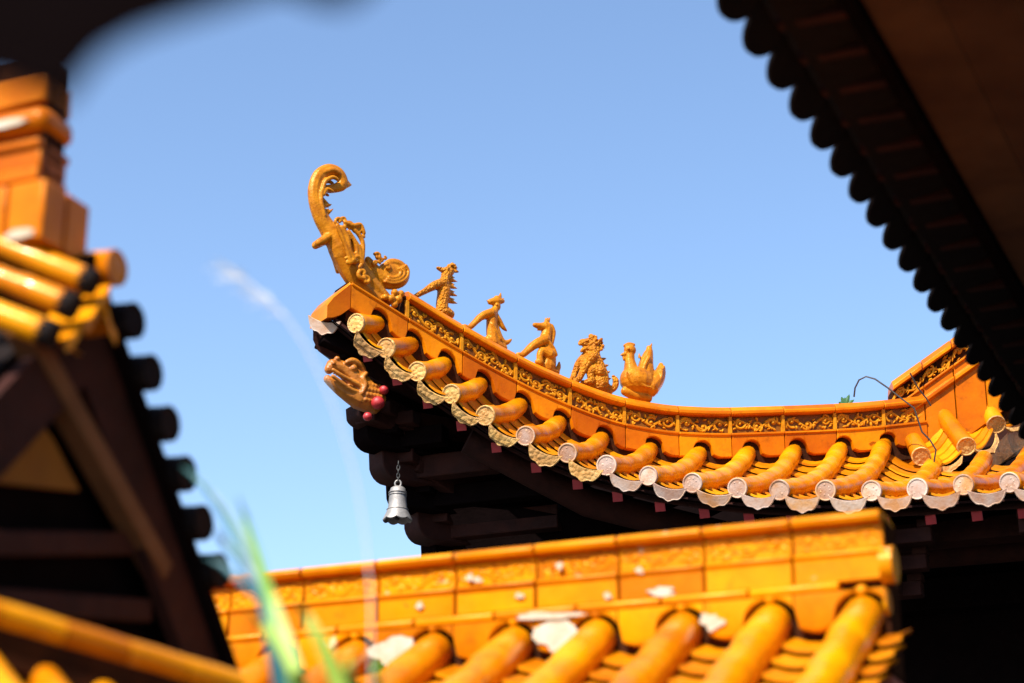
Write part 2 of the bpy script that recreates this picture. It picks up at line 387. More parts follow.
# ---- helper: sculpted clay figures, drawn in the vertical plane of the ridge and fused into one skin
class Clay:
    def __init__(s, ub, ox, oy, scale, off=0.0, fat=1.22):
        s.fat = fat; s.t, s.n = frame(ub); s.p0 = B(ub)+s.n*off; s.ox, s.oy, s.sc = ox, oy, scale; s.m = MB(); s.k = dR(ub)/FPX/scale; s.u0 = ub
    def p(s, x, y, o=0): return onplane(s.ox+x/s.sc, s.oy+y/s.sc, s.p0, s.n)+s.n*(o*s.k)
    def limb(s, pts, flat=1.0, n=10, o=0):
        P_ = [s.p(q[0], q[1], (q[3] if len(q) > 3 else 0)+o) for q in pts]
        out = []; rr = []
        for i in range(len(P_)-1):
            for k in range(4):
                t = k/4
                a, b_ = P_[max(i-1, 0)], P_[min(i+2, len(P_)-1)]
                p1, p2 = P_[i], P_[i+1]
                out.append(.5*((2*p1)+(p2-a)*t+(2*a-5*p1+4*p2-b_)*t*t+(3*p1-a-3*p2+b_)*t**3)); rr.append(lerp(pts[i][2], pts[i+1][2], t)*s.k*s.fat)
        out.append(P_[-1]); rr.append(pts[-1][2]*s.k*s.fat)
        s.m.tube(out, rr, n, ref=s.n, flat=flat)
        s.m.ell(out[0], s.t*rr[0], s.n*rr[0]*flat, Z*rr[0], 8, 6); s.m.ell(out[-1], s.t*rr[-1], s.n*rr[-1]*flat, Z*rr[-1], 8, 6)
    def blob(s, x, y, rx, ry, ro, o=0, rot=0):
        c = s.p(x, y, o); ca, sa = math.cos(R(rot)), math.sin(R(rot))
        s.m.ell(c, (s.t*ca+Z*sa)*rx*s.k, s.n*ro*s.k, (Z*ca-s.t*sa)*ry*s.k, 14, 10)
    def spike(s, x0, y0, x1, y1, r, o=0):
        s.m.tube([s.p(x0, y0, o), s.p((x0+x1)/2, (y0+y1)/2, o), s.p(x1, y1, o)], [r*s.k, r*.7*s.k, r*.12*s.k], 8, ref=s.n)
    def done(s, name, m, parent=None, base=None, vox=.0042, it=1):
        o = s.m.build(name, m, parent, org=(base if parent is None else None), ang=180)
        r = o.modifiers.new('fuse', 'REMESH'); r.mode = 'VOXEL'; r.voxel_size = vox; r.use_smooth_shade = True
        k = o.modifiers.new('soften', 'SMOOTH'); k.iterations = it; k.factor = .5
        return o

# upturned scroll finial at the corner
c = Clay(365, 300, 150, 4.267, off=.02, fat=1.08)
c.limb([(330, 640, 38), (280, 600, 42), (240, 550, 48), (215, 500, 56), (198, 450, 66), (178, 405, 66), (148, 365, 54), (112, 325, 38), (82, 270, 33), (64, 205, 30), (66, 150, 29), (86, 108, 30), (124, 88, 29), (160, 98, 27), (180, 126, 24), (178, 150, 24), (152, 162, 20), (120, 166, 18), (98, 160, 12)], flat=.75)
c.spike(180, 150, 220, 150, 20); c.spike(190, 135, 219, 148, 14)
c.limb([(86, 108, 10), (105, 98, 14), (135, 92, 16), (160, 105, 12)], o=12)
for x, y, x1, y1, r in ((95, 190, 130, 165, 9), (92, 215, 128, 245, 10), (98, 240, 136, 235, 9), (118, 270, 140, 252, 8), (84, 180, 96, 225, 9), (110, 255, 122, 278, 9)):
    c.spike(x, y, x1, y1, r, 10); c.spike(x, y, x1, y1, r, -10)
c.limb([(72, 402, 16), (100, 386, 19), (135, 362, 18)], o=14); c.limb([(72, 402, 16), (100, 386, 19), (135, 362, 18)], o=-14)
for x, y, r in ((140, 322, 18), (160, 318, 14), (185, 345, 22), (215, 352, 19), (240, 372, 19), (205, 485, 24), (240, 545, 24), (255, 575, 20), (180, 495, 18), (225, 345, 12)):
    c.limb([(x+math.cos(q*.9+x)*r*(1-q/8), y+math.sin(q*.9+x)*r*(1-q/8), r*.38) for q in range(7)], o=58)
for pts in ([(150, 350, 9), (175, 400, 11), (185, 450, 10), (205, 490, 9)], [(180, 370, 9), (210, 420, 10), (215, 470, 8)], [(205, 360, 8), (238, 410, 10), (240, 480, 8)],
            [(165, 330, 9), (200, 345, 12), (230, 340, 9), (245, 375, 8)], [(190, 500, 8), (215, 475, 10), (240, 495, 9), (225, 520, 7)],
            [(130, 345, 8), (150, 390, 9), (170, 440, 9), (188, 500, 8)], [(200, 400, 8), (225, 440, 9), (232, 500, 8)]):
    c.limb(pts, o=62); c.limb(pts, o=-62)
c.blob(195, 430, 42, 60, 50)
for pts in ([(96, 290, 7), (82, 235, 8), (80, 185, 8)], [(85, 180, 8), (100, 140, 9), (130, 125, 9), (150, 135, 7)], [(90, 200, 7), (105, 175, 8), (130, 185, 6)]):
    c.limb(pts, o=24); c.limb(pts, o=-24)
c.limb([(235, 470, 30), (275, 540, 40), (320, 595, 36), (370, 640, 26)], flat=.9)
# shell-like fan behind the dragon
c.limb([(290, 470, 16), (325, 520, 28), (370, 560, 34), (425, 560, 28), (445, 525, 24), (425, 490, 20), (385, 484, 20), (360, 510, 18)], flat=.8)
c.blob(390, 532, 70, 58, 26)
for k, rr in enumerate((66, 50, 34)):
    c.limb([(385+math.cos(q*.45-.6)*rr, 528+math.sin(q*.45-.6)*rr*.75, 6) for q in range(0, 7)], o=26)
for x, y, r in ((318, 462, 16), (335, 480, 13), (362, 508, 14), (310, 490, 12), (350, 470, 9)):
    c.limb([(x+math.cos(q*.9+x)*r*(1-q/8), y+math.sin(q*.9+x)*r*(1-q/8), r*.42) for q in range(7)], o=26)
for x, y, r in ((385, 622, 17), (370, 648, 19), (400, 650, 19), (412, 626, 16), (385, 672, 16), (345, 640, 14)):
    c.blob(x, y, r, r, r, 40)
c.done('scroll_finial', FIG, hall, vox=.0038)

# ---- five glazed figures
def figure(name, c, ub, m, label):
    base = B(ub)+Z*HT
    o = c.done(name, m, None, base, vox=.0036)
    return tag(o, label, 'roof figure', 'glazed figures along the hip ridge')
# 1: scaly dragon leaning on its long forelegs
c = Clay(442, 400, 250, 6.208)
c.limb([(262, 375, 34), (262, 330, 33), (272, 275, 36), (272, 225, 36), (275, 190, 25), (290, 150, 24)], flat=.95)
c.limb([(268, 205, 26), (205, 225, 23), (150, 258, 16), (98, 285, 12)], o=16); c.limb([(268, 205, 26), (205, 225, 22), (150, 258, 15), (98, 285, 12)], o=-18)
c.blob(92, 288, 20, 10, 30)
c.blob(302, 132, 40, 33, 28); c.limb([(290, 135, 22), (258, 122, 14), (234, 112, 9)], o=0); c.spike(280, 148, 250, 150, 12)
for x, y in ((322, 92), (305, 100), (340, 108), (335, 98)): c.blob(x, y, 14, 14, 18)
c.spike(328, 95, 325, 74, 12); c.spike(340, 130, 368, 138, 14); c.spike(335, 110, 362, 112, 10)
c.blob(285, 122, 7, 7, 7, 25); c.blob(285, 122, 7, 7, 7, -25)
for k, y in enumerate((180, 222, 268, 315)): c.spike(300, y, 358, y+18, 17); c.spike(300, y-14, 345, y-8, 11)
c.limb([(250, 380, 30), (280, 385, 34), (310, 400, 26)])
figure('dragon_figure', c, 440, FIGS, 'scaly glazed dragon with a spiny back, first on the ridge behind the curled finial')
# 2: slim crowned ape with winged back
c = Clay(490, 400, 250, 6.208)
c.limb([(580, 580, 36), (572, 520, 32), (570, 460, 30), (572, 410, 28), (590, 370, 20)], flat=.95)
c.limb([(562, 395, 25), (510, 410, 21), (470, 445, 16), (428, 485, 13), (395, 478, 12)], o=15); c.limb([(562, 395, 24), (510, 410, 20), (470, 445, 15), (428, 485, 12)], o=-18)
c.blob(600, 350, 27, 34, 25); c.spike(592, 352, 568, 358, 11); c.blob(590, 345, 6, 6, 6, 23)
c.limb([(560, 322, 16), (600, 318, 24), (638, 318, 12)]); c.spike(572, 326, 533, 312, 13); c.blob(605, 300, 26, 18, 20); c.spike(618, 305, 626, 262, 15); c.spike(632, 315, 646, 295, 9)
c.limb([(590, 400, 18), (615, 440, 17), (640, 480, 13), (660, 500, 6)], flat=.8)
c.limb([(590, 480, 24), (610, 535, 24), (640, 572, 18), (668, 572, 13), (690, 556, 6)], flat=.8)
c.limb([(550, 560, 26), (600, 590, 30), (640, 610, 24)])
c.limb([(560, 470, 10), (590, 520, 9), (610, 560, 8)], o=28)
figure('ape_figure', c, 488, FIG, 'slim glazed ape with a peaked crown and swept tail, second from the curled finial')
# 3: hound-like horse with long snout
c = Clay(542, 510, 305, 6.02)
c.limb([(228, 370, 42), (232, 320, 40), (225, 260, 36), (212, 215, 32), (222, 165, 28), (225, 135, 28)], flat=.9)
c.limb([(210, 132, 26), (180, 128, 18), (148, 120, 12)]); c.spike(190, 145, 158, 152, 11); c.blob(205, 118, 6, 6, 6, 24)
c.limb([(205, 215, 28), (150, 238, 24), (105, 275, 18), (70, 305, 15), (40, 305, 13)], o=18); c.limb([(205, 215, 28), (150, 238, 23), (105, 275, 17), (70, 305, 14)], o=-18)
c.blob(222, 98, 18, 12, 16); c.spike(218, 100, 212, 72, 9); c.spike(232, 100, 240, 70, 9); c.spike(225, 100, 226, 68, 8)
c.limb([(245, 130, 14), (258, 165, 14), (256, 200, 12), (250, 240, 9)], flat=1.5)
c.limb([(225, 305, 30), (180, 285, 20), (165, 320, 17), (170, 355, 17), (150, 350, 13)], o=28)
c.limb([(215, 230, 10), (245, 270, 10), (262, 310, 9)], o=34)
c.limb([(240, 375, 18), (275, 398, 15), (292, 375, 13), (296, 345, 5)])
c.limb([(200, 370, 25), (240, 395, 30), (280, 405, 18)])
figure('horse_figure', c, 541, FIG, 'smooth glazed seated horse with a long raised snout, between the ape and the lion')
# 4: curly lion
c = Clay(594, 510, 305, 6.02)
c.limb([(535, 480, 52), (535, 430, 52), (522, 375, 46), (500, 320, 42), (492, 270, 40)], flat=.95)
c.blob(488, 240, 52, 42, 40); c.limb([(465, 235, 26), (436, 226, 20), (422, 232, 12)]); c.limb([(470, 265, 20), (445, 268, 14), (430, 278, 8)])
for k in range(26):
    an = rnd.uniform(-2.6, 2.9); q = rnd.uniform(.75, 1.0)
    c.blob(497+math.cos(an)*50*q, 242+math.sin(an)*46*q, 11, 11, 11, rnd.uniform(-32, 36))
for k in range(10): c.blob(500+rnd.uniform(-15, 45), 245+rnd.uniform(-30, 45), 10, 10, 10, 36)
c.blob(488, 188, 18, 16, 16); c.spike(540, 225, 560, 196, 14); c.spike(545, 250, 572, 262, 12); c.blob(452, 222, 8, 8, 8, 30)
c.limb([(470, 310, 32), (430, 345, 24), (405, 390, 17), (385, 440, 15), (362, 452, 13)], o=-22); c.limb([(485, 320, 32), (450, 360, 24), (425, 410, 18), (405, 450, 16), (385, 462, 14)], o=24)
c.limb([(520, 410, 36), (485, 395, 22), (468, 430, 19), (478, 465, 19), (445, 472, 14)], o=32)
for k, (x, y) in enumerate(((560, 330), (575, 370), (585, 410), (590, 450))): c.spike(x-15, y, x+22, y-10, 14)
c.limb([(570, 480, 22), (605, 508, 19), (632, 490, 17), (636, 455, 17), (622, 432, 10)])
c.limb([(440, 470, 16), (500, 490, 22), (560, 510, 30), (600, 520, 18)])
figure('lion_figure', c, 594, FIGS, 'curly maned glazed lion with a knob on its head, just left of the hen')
# 5: hen-like phoenix carrying a rider
c = Clay(640, 510, 305, 6.02, fat=1.0)
c.blob(765, 458, 114, 90, 84); c.blob(730, 440, 70, 66, 66); c.limb([(840, 500, 60), (885, 450, 46), (905, 400, 34), (908, 362, 16)], flat=1.2)
c.limb([(735, 420, 62), (726, 370, 42), (722, 330, 31), (722, 300, 29), (722, 275, 30)], flat=.95)
c.blob(722, 272, 40, 37, 34); c.spike(695, 295, 662, 302, 16); c.spike(695, 305, 672, 316, 10); c.limb([(690, 245, 10), (715, 236, 13), (745, 240, 11)])
c.blob(700, 272, 7, 7, 7, 30); c.spike(686, 318, 684, 340, 10)
c.limb([(820, 430, 52), (818, 370, 49), (828, 315, 37), (838, 280, 25)]); c.blob(862, 440, 48, 52, 46); c.blob(838, 262, 20, 20, 18); c.spike(842, 262, 858, 222, 10); c.spike(780, 320, 776, 285, 10)
c.limb([(815, 330, 16), (790, 380, 14), (790, 420, 14), (805, 450, 14)], o=42)
for k in range(8):
    c.limb([(680+k*18, 420+k*10, 6), (700+k*18, 470+k*6, 7), (740+k*16, 505+k*2, 6)], o=68-abs(k-3)*4)
for k in range(4): c.limb([(870+k*12, 500-k*10, 7), (888+k*10, 450-k*12, 7), (893+k*8, 400-k*8, 5)], o=52-k*8)
c.limb([(690, 520, 26), (760, 545, 36), (830, 560, 30)])
figure('hen_figure', c, 640, FIG, 'plump glazed hen carrying a small rider, last figure before the bare ridge')

# ---- gable ridge rising behind the hip ridge, with its hanging tiles
GA = (P(893, 438, 10.95), P(1010, 354, 11.1), P(1120, 262, 11.3))
def gpos(t): return (GA[0].lerp(GA[1], t) if t <= 1 else GA[1].lerp(GA[2], t-1))
gt = (GA[1]-GA[0]); gt.z = 0; gt.normalize(); gn = V((gt.y, -gt.x, 0))
def gp(t, o, h): return gpos(t)+gn*o+Z*h
def gstrip(t0, t1, prof, n=4): return [[gp(lerp(t0, t1, i/n), o, h) for o, h in prof] for i in range(n+1)]
b = MB(); b.loft(gstrip(0, 2, [(-.07, -.35), (.05, -.35), (.05, .26), (-.07, .26)], 8)); gr = b.build('gable_ridge', RECESS, hall)
pl = MB(); cp = MB()
for j in range(8):
    t0, t1 = j*.25+.004, j*.25+.246
    pl.loft(gstrip(t0, t1, [(.05, -.30), (.09, -.30), (.09, .04), (.115, .05), (.115, .075), (.09, .085), (.09, .13), (.105, .134), (.105, .148), (.05, .15)]))
    cp.loft(gstrip(t0, t1, [(.05, .245), (.1, .245), (.1, .27), (.06, .305), (-.06, .305), (-.1, .27), (-.1, .2)]))
    Lm = (gpos(t1)-gpos(t0)).length
    scroll_panel(lambda p, h, o, t0=t0, t1=t1, Lm=Lm: gp(t0+(t1-t0)*p/Lm, .052+o, .15+h), Lm, .092, rnd).build('carved_panel', GLC, gr)
pl.build('plain_course', GL, gr, ang=30, bevel=.003); cp.build('ridge_cap', GL, gr, ang=30, bevel=.003)
vc = []
for (a0, m0, q0) in (((913, 440, 10.75), (917, 448, 10.68), (921, 456, 10.6)), ((942, 414, 10.95), (954, 430, 10.8), (966, 446, 10.65)), ((974, 388, 11.15), (986, 406, 11.0), (996, 424, 10.85)), ((1008, 360, 11.4), (1018, 380, 11.2), (1028, 400, 11.05)), ((1040, 332, 11.7), (1050, 350, 11.5), (1060, 372, 11.3))):
    vc.append((P(*q0), P(*m0), P(*a0)))
for i, cc in enumerate(vc):
    ax = (bez(cc, 0)-bez(cc, .3)).normalized(); ax = (ax+V((-.3, -.9, 0))*.5).normalized()
    row = tube_row('tube_tile_row', cc, .05, GLT, hall, t1=1.0)
    disc_cap('end_disc', cc[0]+ax*.005, ax, .052, TAN, row)
pans(vc, 'pan_tiles', GLP, hall, sag=.05, step=.055, low=-.035, lip=.012)
for i in range(len(vc)-1):
    p, q = vc[i][0], vc[i+1][0]; sd = (q-p).normalized(); ax = V((-.1, -.95, -.2)).normalized(); ax = (ax-sd*ax.dot(sd)).normalized()
    drip('drip_tile', (p+q)/2+ax*.02-Z*.05, sd, ax, (q-p).length*.72, .06, TAN, hall)
b = MB(); b.prism([P(985, 456, 10.75), P(1024, 416, 10.95), P(1070, 370, 11.2), P(1070, 410, 11.2), P(1024, 446, 10.95), P(992, 470, 10.75)], V((.02, .06, 0)))
b.build('barge_board', PINK, hall)
# gable wall under the barge board, behind the skirt roof
b = MB(); b.prism([P(930, 470, 11.3), P(990, 400, 11.5), P(1150, 250, 12.9), P(1150, 470, 11.6)], A*.15); b.build('gable_wall', WOODR, hall)

# ---- eave timbers, all below the tiles
b = MB()
rows = []
for c in curves:
    rows.append([bez(c, t)-Z*(.085+.02*t) for t in (-.0, .25, .5, .75, 1.0, 1.25)])
first = [p-(rows[1][0]-rows[0][0])*.9 for p in rows[0]]
rows = [first]+rows
b.loft(rows, closed=False); b.loft([[p-Z*.012 for p in r] for r in rows], closed=False)
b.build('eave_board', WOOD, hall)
for i in range(len(curves)-1):
    c = curves[i]; d = curves[i+1]
    p = bez(c, 0)*.85+bez(d, 0)*.15; q = bez(c, .8)*.85+bez(d, .8)*.15
    dr = (q-p).normalized()
    b = MB(); s0 = p+dr*.075-Z*.150; b.beam(s0, s0+dr*.9, .045, .045)
    rf = b.build('rafter', WOOD, hall)
    b = MB(); b.beam(s0-dr*.006, s0, .048, .048); b.build('rafter_end', REDP, rf)
# red lath along the tile edge
b = MB(); pts = [rows[0][0]]+[r[0] for r in rows[1:]]
secs = []
for i, p in enumerate(pts):
    dr = (rows[min(i, len(rows)-1)][1]-p).normalized(); q = p+dr*.05+Z*.012
    secs.append([q, q+dr*.03, q+dr*.03-Z*.05, q-Z*.05])
b.loft(secs); b.build('eave_lath', WOODR, hall)
# wall, lintels and eave purlins
TW = Z*1.0
WB = WALL0+A*1.1
zl = P(600, 470, 11).z; zr = P(1000, 486, 10).z; L_ = 7.0
q0 = V((WB.x, WB.y, 0)); q1 = q0+E*L_; dzr = (zr-zl)/((P(1000, 486, 10)-P(600, 470, 11)).dot(E)); zz = lambda t: zl+dzr*(t-(P(600, 470, 11)-WB).dot(E))
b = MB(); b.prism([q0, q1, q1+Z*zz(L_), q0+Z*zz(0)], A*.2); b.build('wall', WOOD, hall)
wtop = P(980, 512, 9.35).z
b = MB()
wc = WALL0+A*3.62+E*.15; b.box(V((wc.x, wc.y, wtop/2-.003)), A*2.3, E*.12, Z*(wtop/2)); b.build('side_wall', WOOD, hall)
def mid(i, t, dz): return bez(curves[i], t)-Z*dz
b = MB(); b.tube([mid(3, .55, .24), mid(6, .5, .26), mid(9, .45, .30), mid(13, .4, .32), mid(18, .4, .32)], .075, 12); b.build('eave_purlin', WOODR, hall)
b = MB(); b.beam(V((WALL0.x, WALL0.y, wtop-.10)), V((WALL0.x, WALL0.y, wtop-.10))+E*6, .14, .10); b.build('lintel', WOODR, hall)
b = MB(); b.beam(WB-A*.10-Z*.25, WB-A*.10+E*6-Z*.25, .12, .16); b.build('lintel', WOOD, hall)
# corner brackets stepping out under the corner, each an arm with a rounded nose
rt, rn = frame(380)
NO = [(352, 405, 424, 9.82), (359, 420, 447, 9.88), (375, 446, 479, 9.95), (392, 478, 507, 10.05), (410, 505, 539, 10.15), (427, 537, 566, 10.25)]
for k, (u, v0, v1, d) in enumerate(NO):
    p = P(u, v0, d); hgt = (v1-v0)*d/FPX/.94; ln = .9-.06*k
    out = [p, p+rt*ln, p+rt*ln-Z*hgt, p+rt*.10-Z*hgt]
    for q in range(1, 6):
        an = q/6*math.pi/2
        out.append(p+rt*(.09*(1-math.sin(an))+.004)-Z*(hgt*.45+hgt*.55*math.cos(an)))
    b = MB(); b.prism([q-rn*.075 for q in out], rn*.15)
    b.box(p+rt*.16-Z*hgt*.2, E*.10, A*.10, Z*hgt*.32)
    # cross arms parallel to the two walls
    le = (.10, .16, .26, .34, .34, .34)[k]; b.box(p+rt*.2+E*(le-.04)-Z*hgt*.55, E*le, A*.045, Z*hgt*.33); b.box(p+rt*.2+A*.30-Z*hgt*.55, A*.34, E*.045, Z*hgt*.33)
    b.build('bracket_arm', WOOD if k % 2 else WOODR, hall, bevel=.006)
b = MB(); q0 = P(372, 410, 9.98); q1 = P(433, 560, 10.32); 
b.prism([P(352, 372, 9.86), P(372, 440, 10.0), P(400, 500, 10.15), P(433, 560, 10.3), P(433, 560, 10.3)+E*1.6, P(560, 490, 10.25), P(500, 425, 10.3), P(440, 385, 10.1), P(385, 350, 9.95)], A*.12)
b.build('bracket_board', WOOD, hall)
# inner bracket sets along the wall
for k in range(6):
    q0 = WALL0+E*(.7+.85*k)-A*.05; q0.z = wtop-.36
    b = MB()
    for j in range(3):
        b.box(q0-A*(.10*j)+Z*(.10*j), E*(.13+.05*j), A*.04, Z*.035); b.box(q0-A*(.05+.10*j)+Z*(.10*j), E*.045, A*(.10+.03*j), Z*.03)
        for s in (-1, 1): b.box(q0-A*(.10*j)+E*s*(.10+.05*j)+Z*(.055+.10*j), E*.035, A*.04, Z*.02)
    b.build('bracket_set', WOODR, hall, bevel=.005)
# corner beam and its bracing
b = MB(); b.beam(P(366, 408, 9.80), P(560, 505, 10.9), .13, .15); b.build('corner_beam', WOODR, hall, bevel=.006)
b = MB(); b.beam(P(338, 350, 9.75), P(470, 408, 10.35), .12, .10); b.beam(P(322, 334, 9.72), P(360, 352, 9.78), .13, .12); b.build('corner_rafter', WOOD, hall, bevel=.006)
b = MB(); b.beam(P(415, 466, 9.95), P(510, 528, 10.25), .07, .06); b.build('diagonal_brace', WOODR, hall, bevel=.004)
b = MB()
b.prism([P(313, 328, 9.70), P(313, 340, 9.70), P(318, 351, 9.70), P(330, 358, 9.71), P(420, 400, 9.85), P(430, 385, 9.9), P(345, 330, 9.72), P(322, 318, 9.70)], V((.05, .14, 0)))
b.build('corner_board', WOODR, hall)
# carved dragon head on the beam end
c = Clay(345, 300, 300, 2.627, off=.02, fat=1.0)
c.limb([(197, 262, 31), (168, 232, 32), (138, 202, 28), (112, 182, 22), (88, 174, 18), (76, 182, 13)])
c.limb([(190, 275, 26), (152, 258, 29), (116, 240, 20), (90, 222, 15), (72, 208, 11)])
c.blob(84, 168, 14, 12, 18); c.blob(92, 158, 8, 7, 8, 12); c.blob(80, 172, 5, 5, 5, 19)
c.blob(130, 186, 10, 9, 8, 25); c.blob(130, 186, 10, 9, 8, -25)
c.limb([(112, 170, 6), (128, 166, 9), (148, 176, 9), (160, 192, 5)], o=22); c.limb([(112, 170, 6), (128, 166, 9), (148, 176, 9), (160, 192, 5)], o=-22)
c.limb([(76, 190, 5), (96, 204, 6), (122, 218, 6), (146, 232, 6), (152, 246, 5)], o=24)
c.limb([(76, 206, 5), (100, 224, 6), (126, 242, 6), (148, 250, 5)], o=22)
for k in range(5): c.spike(150+k*10, 198+k*12, 166+k*10, 180+k*13, 9)
for k in range(5):
    for q in range(4): c.blob(160+k*9+q*3, 268-q*13+k*2, 6.5, 6.5, 5, 31-abs(q-1.5)*3)
c.limb([(150, 252, 5), (158, 232, 8), (152, 212, 7), (162, 200, 5)], o=29)
dh = c.done('dragon_head', HEAD, hall, vox=.004)
dh['label'] = 'snarling carved dragon head on the corner beam end'
c2 = Clay(345, 300, 300, 2.627, off=.02)
for k in range(7): c2.blob(82+k*6.5, 196+k*3.6, 3.2, 4, 4, 17)
for k in range(7): c2.blob(82+k*6.5, 196+k*3.6, 3.2, 4, 4, -17)
c2.m.build('teeth', TEETH, dh)
for x, y, r in ((214, 240, 13), (198, 274, 18), (171, 310, 12)):
    c2 = Clay(345, 300, 300, 2.627, off=.06); c2.blob(x, y, r, r*.95, r, 14); c2.m.build('red_bead', REDP, dh)

# ---- bell under the corner
bc = P(398, 486.5, 9.62); k = 9.62/FPX
bell = empty('wind_bell', bc-Z*36*k, 'pale metal bell with a scalloped rim hanging under the eave corner', 'bell')
b = MB(); prof = [(0, 0), (4.5, -.2), (7.2, -2), (8.3, -6), (8.8, -14), (9.6, -22), (11.4, -27), (13.6, -31.5), (14.8, -33.5)]
n = 48; secs = []
def bring(r, z, sc_=0, ins=0):
    return [bc+V((math.cos(2*math.pi*i/n)*(r-ins)*k, math.sin(2*math.pi*i/n)*(r-ins)*k, (z-sc_*abs(math.sin(4*2*math.pi*i/n)))*k)) for i in range(n)]
for r_, z_ in prof: secs.append(bring(max(r_, .01), z_, 1.9 if z_ < -33 else 0))
for r_, z_ in prof[::-1]: secs.append(bring(max(r_-1.0, .01), z_-.8, 1.9 if z_ < -33 else 0))
b.loft(secs, caps=False); 
for z_ in (-6.5, -9, -24): 
    rr = 8.9 if z_ > -20 else 10.6
    b.tube([bc+V((math.cos(2*math.pi*i/32)*rr*k, math.sin(2*math.pi*i/32)*rr*k, z_*k)) for i in range(33)], .5*k, 6, caps=False)
b.build('bell_body', BELL, bell, ang=50)
b = MB(); b.tube([bc+V((math.cos(q*.4-1.57)*3*k, 0, (3+math.sin(q*.4-1.57)*3.4)*k)) for q in range(17)], .9*k, 8); b.build('crown_loop', BELL, bell)
b = MB()
for j in range(5):
    cz = bc+Z*(7+4.2*j)*k
    axx = V((1, 0, 0)) if j % 2 else V((0, 1, 0))
    b.tube([cz+(axx*math.cos(q*math.pi/6)*1.5+Z*math.sin(q*math.pi/6)*2.8)*k for q in range(13)], .55*k, 6)
b.build('chain', WIRE, bell)
b = MB(); b.tube([bc-Z*8*k, bc-Z*32*k], .9*k, 8); b.ball(bc-Z*33*k, 2.2*k); b.build('clapper', WIRE, bell)

# ---- sprout and loose wire on the ridge
b = MB()
pb = rp(850, -.02, HT)
for an, ln, tl in ((1.9, .055, .02), (1.2, .07, .0), (.6, .06, -.02), (2.6, .04, 0), (1.55, .05, .03)):
    d = V((math.cos(an), tl*4, math.sin(an))).normalized(); x = d.cross(V((0, 1, 0))).normalized()
    b.loft([[pb+d*ln*t+x*wd+V((0, .003, 0)), pb+d*ln*t-x*wd+V((0, -.003, 0)), pb+d*ln*t+V((0, -.004, 0))] for t, wd in ((0, .003), (.3, .009), (.6, .011), (.85, .007), (1, .001))])
tag(b.build('sprout', mat('sprout_green', (.03, .10, .02), (.02, .07, .015), .5), org=pb), 'small green sprout rooted on top of the bare ridge', 'plant')
wp = [(854, 397), (855, 388), (859, 380), (866, 376.5), (875, 379), (888, 388), (902, 399), (914, 408), (918, 420), (922, 432), (930, 440), (936, 450), (934, 462), (938, 472), (941, 478)]
b = MB(); b.tube([P(u, v, dR(854)-.13-(u-854)*.0022) for u, v in wp], .0045, 6)
b.tube([P(u, v, dR(854)-.30) for u, v in ((910, 373), (918, 388), (926, 398), (931, 406))], .004, 6)
tag(b.build('loose_wire', WIRE, org=pb), 'thin dark wire arching off the ridge and dangling over the tiles', 'wire')

# ================================================================== LOWER TILED WALL (in front, below)
EB = V((math.cos(R(22.5)), -math.sin(R(22.5)), 0)); AB = V((math.sin(R(22.5)), math.cos(R(22.5)), 0))
WA = P(880, 516, 5.30)
tw = empty('tiled_wall', (WA.x, WA.y, 0), 'orange glazed ridge and tube tiles crowning the courtyard wall in front of the hall', 'wall')
def bp_(t, o, h): return WA-EB*t-AB*o+Z*h        # t to the left, o towards the camera, h up from the top
T0, T1 = -.02, 2.75  # right end cut short, shaped in place of a shadow edge
def bstrip(t0, t1, prof): return [[bp_(t, o, h) for o, h in prof] for t in (t0, t1)]
b = MB(); b.loft(bstrip(T0, T1, [(-.08, -.02), (.05, -.02), (.05, -.43), (-.08, -.43)])); br = b.build('wall_ridge', RECESS, tw)
cap = MB(); band = MB(); led = MB(); crs = MB()
t = T0
SEG = .2445
while t < T1:
    t0, t1 = t+.003, t+SEG-.003
    cap.loft(bstrip(t0, t1, [(-.1, -.03), (-.085, -.008), (-.04, 0), (.06, 0), (.088, -.006), (.098, -.018), (.090, -.033), (.05, -.036)]))
    band.loft(bstrip(t0, t1, [(.04, -.037), (.066, -.037), (.066, -.104), (.04, -.104)]))
    led.loft(bstrip(t0, t1, [(.04, -.105), (.080, -.105), (.086, -.112), (.076, -.122), (.076, -.186), (.04, -.186)]))
    crs.loft(bstrip(t0+.12, t1+.12, [(.04, -.187), (.090, -.187), (.096, -.197), (.092, -.212), (.04, -.214)]))
    t += SEG
cap.build('ridge_cap', GLY, br, ang=30, bevel=.004); band.build('carved_band', GLY, br, bevel=.003)
led.build('plain_course', GLY, br, ang=30, bevel=.004); crs.build('ledge_course', GLY, br, ang=30, bevel=.004)
rnd2 = random.Random(11)
t = T0
while t < T1:
    scroll_panel(lambda p, h, o, t=t: bp_(t+.01+p, .064+o*.35, -.102+h), SEG-.02, .064, rnd2, r=.005, o=.004).build('carved_panel', GLY, br); t += SEG
TT = [-1.30+.2445*k for k in range(17)]; sh = (EB.dot(WA-P(865, 602, 5.2)))
TT = [sh+.2445*k for k in range(0, 11)]
def bbot(t):
    s = min((t-x for x in TT), key=abs); r = .075
    if abs(s) < r: return -.285+math.sqrt(r*r-s*s)*.9
    return -.300-.012*math.sin(min(1, (abs(s)-r)/.05)*math.pi/2)
b = MB(); t = T0
while t < T1:
    n = 24; secs = []
    for i in range(n+1):
        q = lerp(t+.002, t+SEG-.002, i/n); hb = bbot(q)
        secs.append([bp_(q, .04, hb), bp_(q, .086, hb), bp_(q, .090, hb+.008), bp_(q, .090, -.213), bp_(q, .04, -.213)])
    b.loft(secs); t += SEG
b.build('scalloped_course', GLY, br, ang=30, bevel=.003)
SL = R(27); wcurves = []
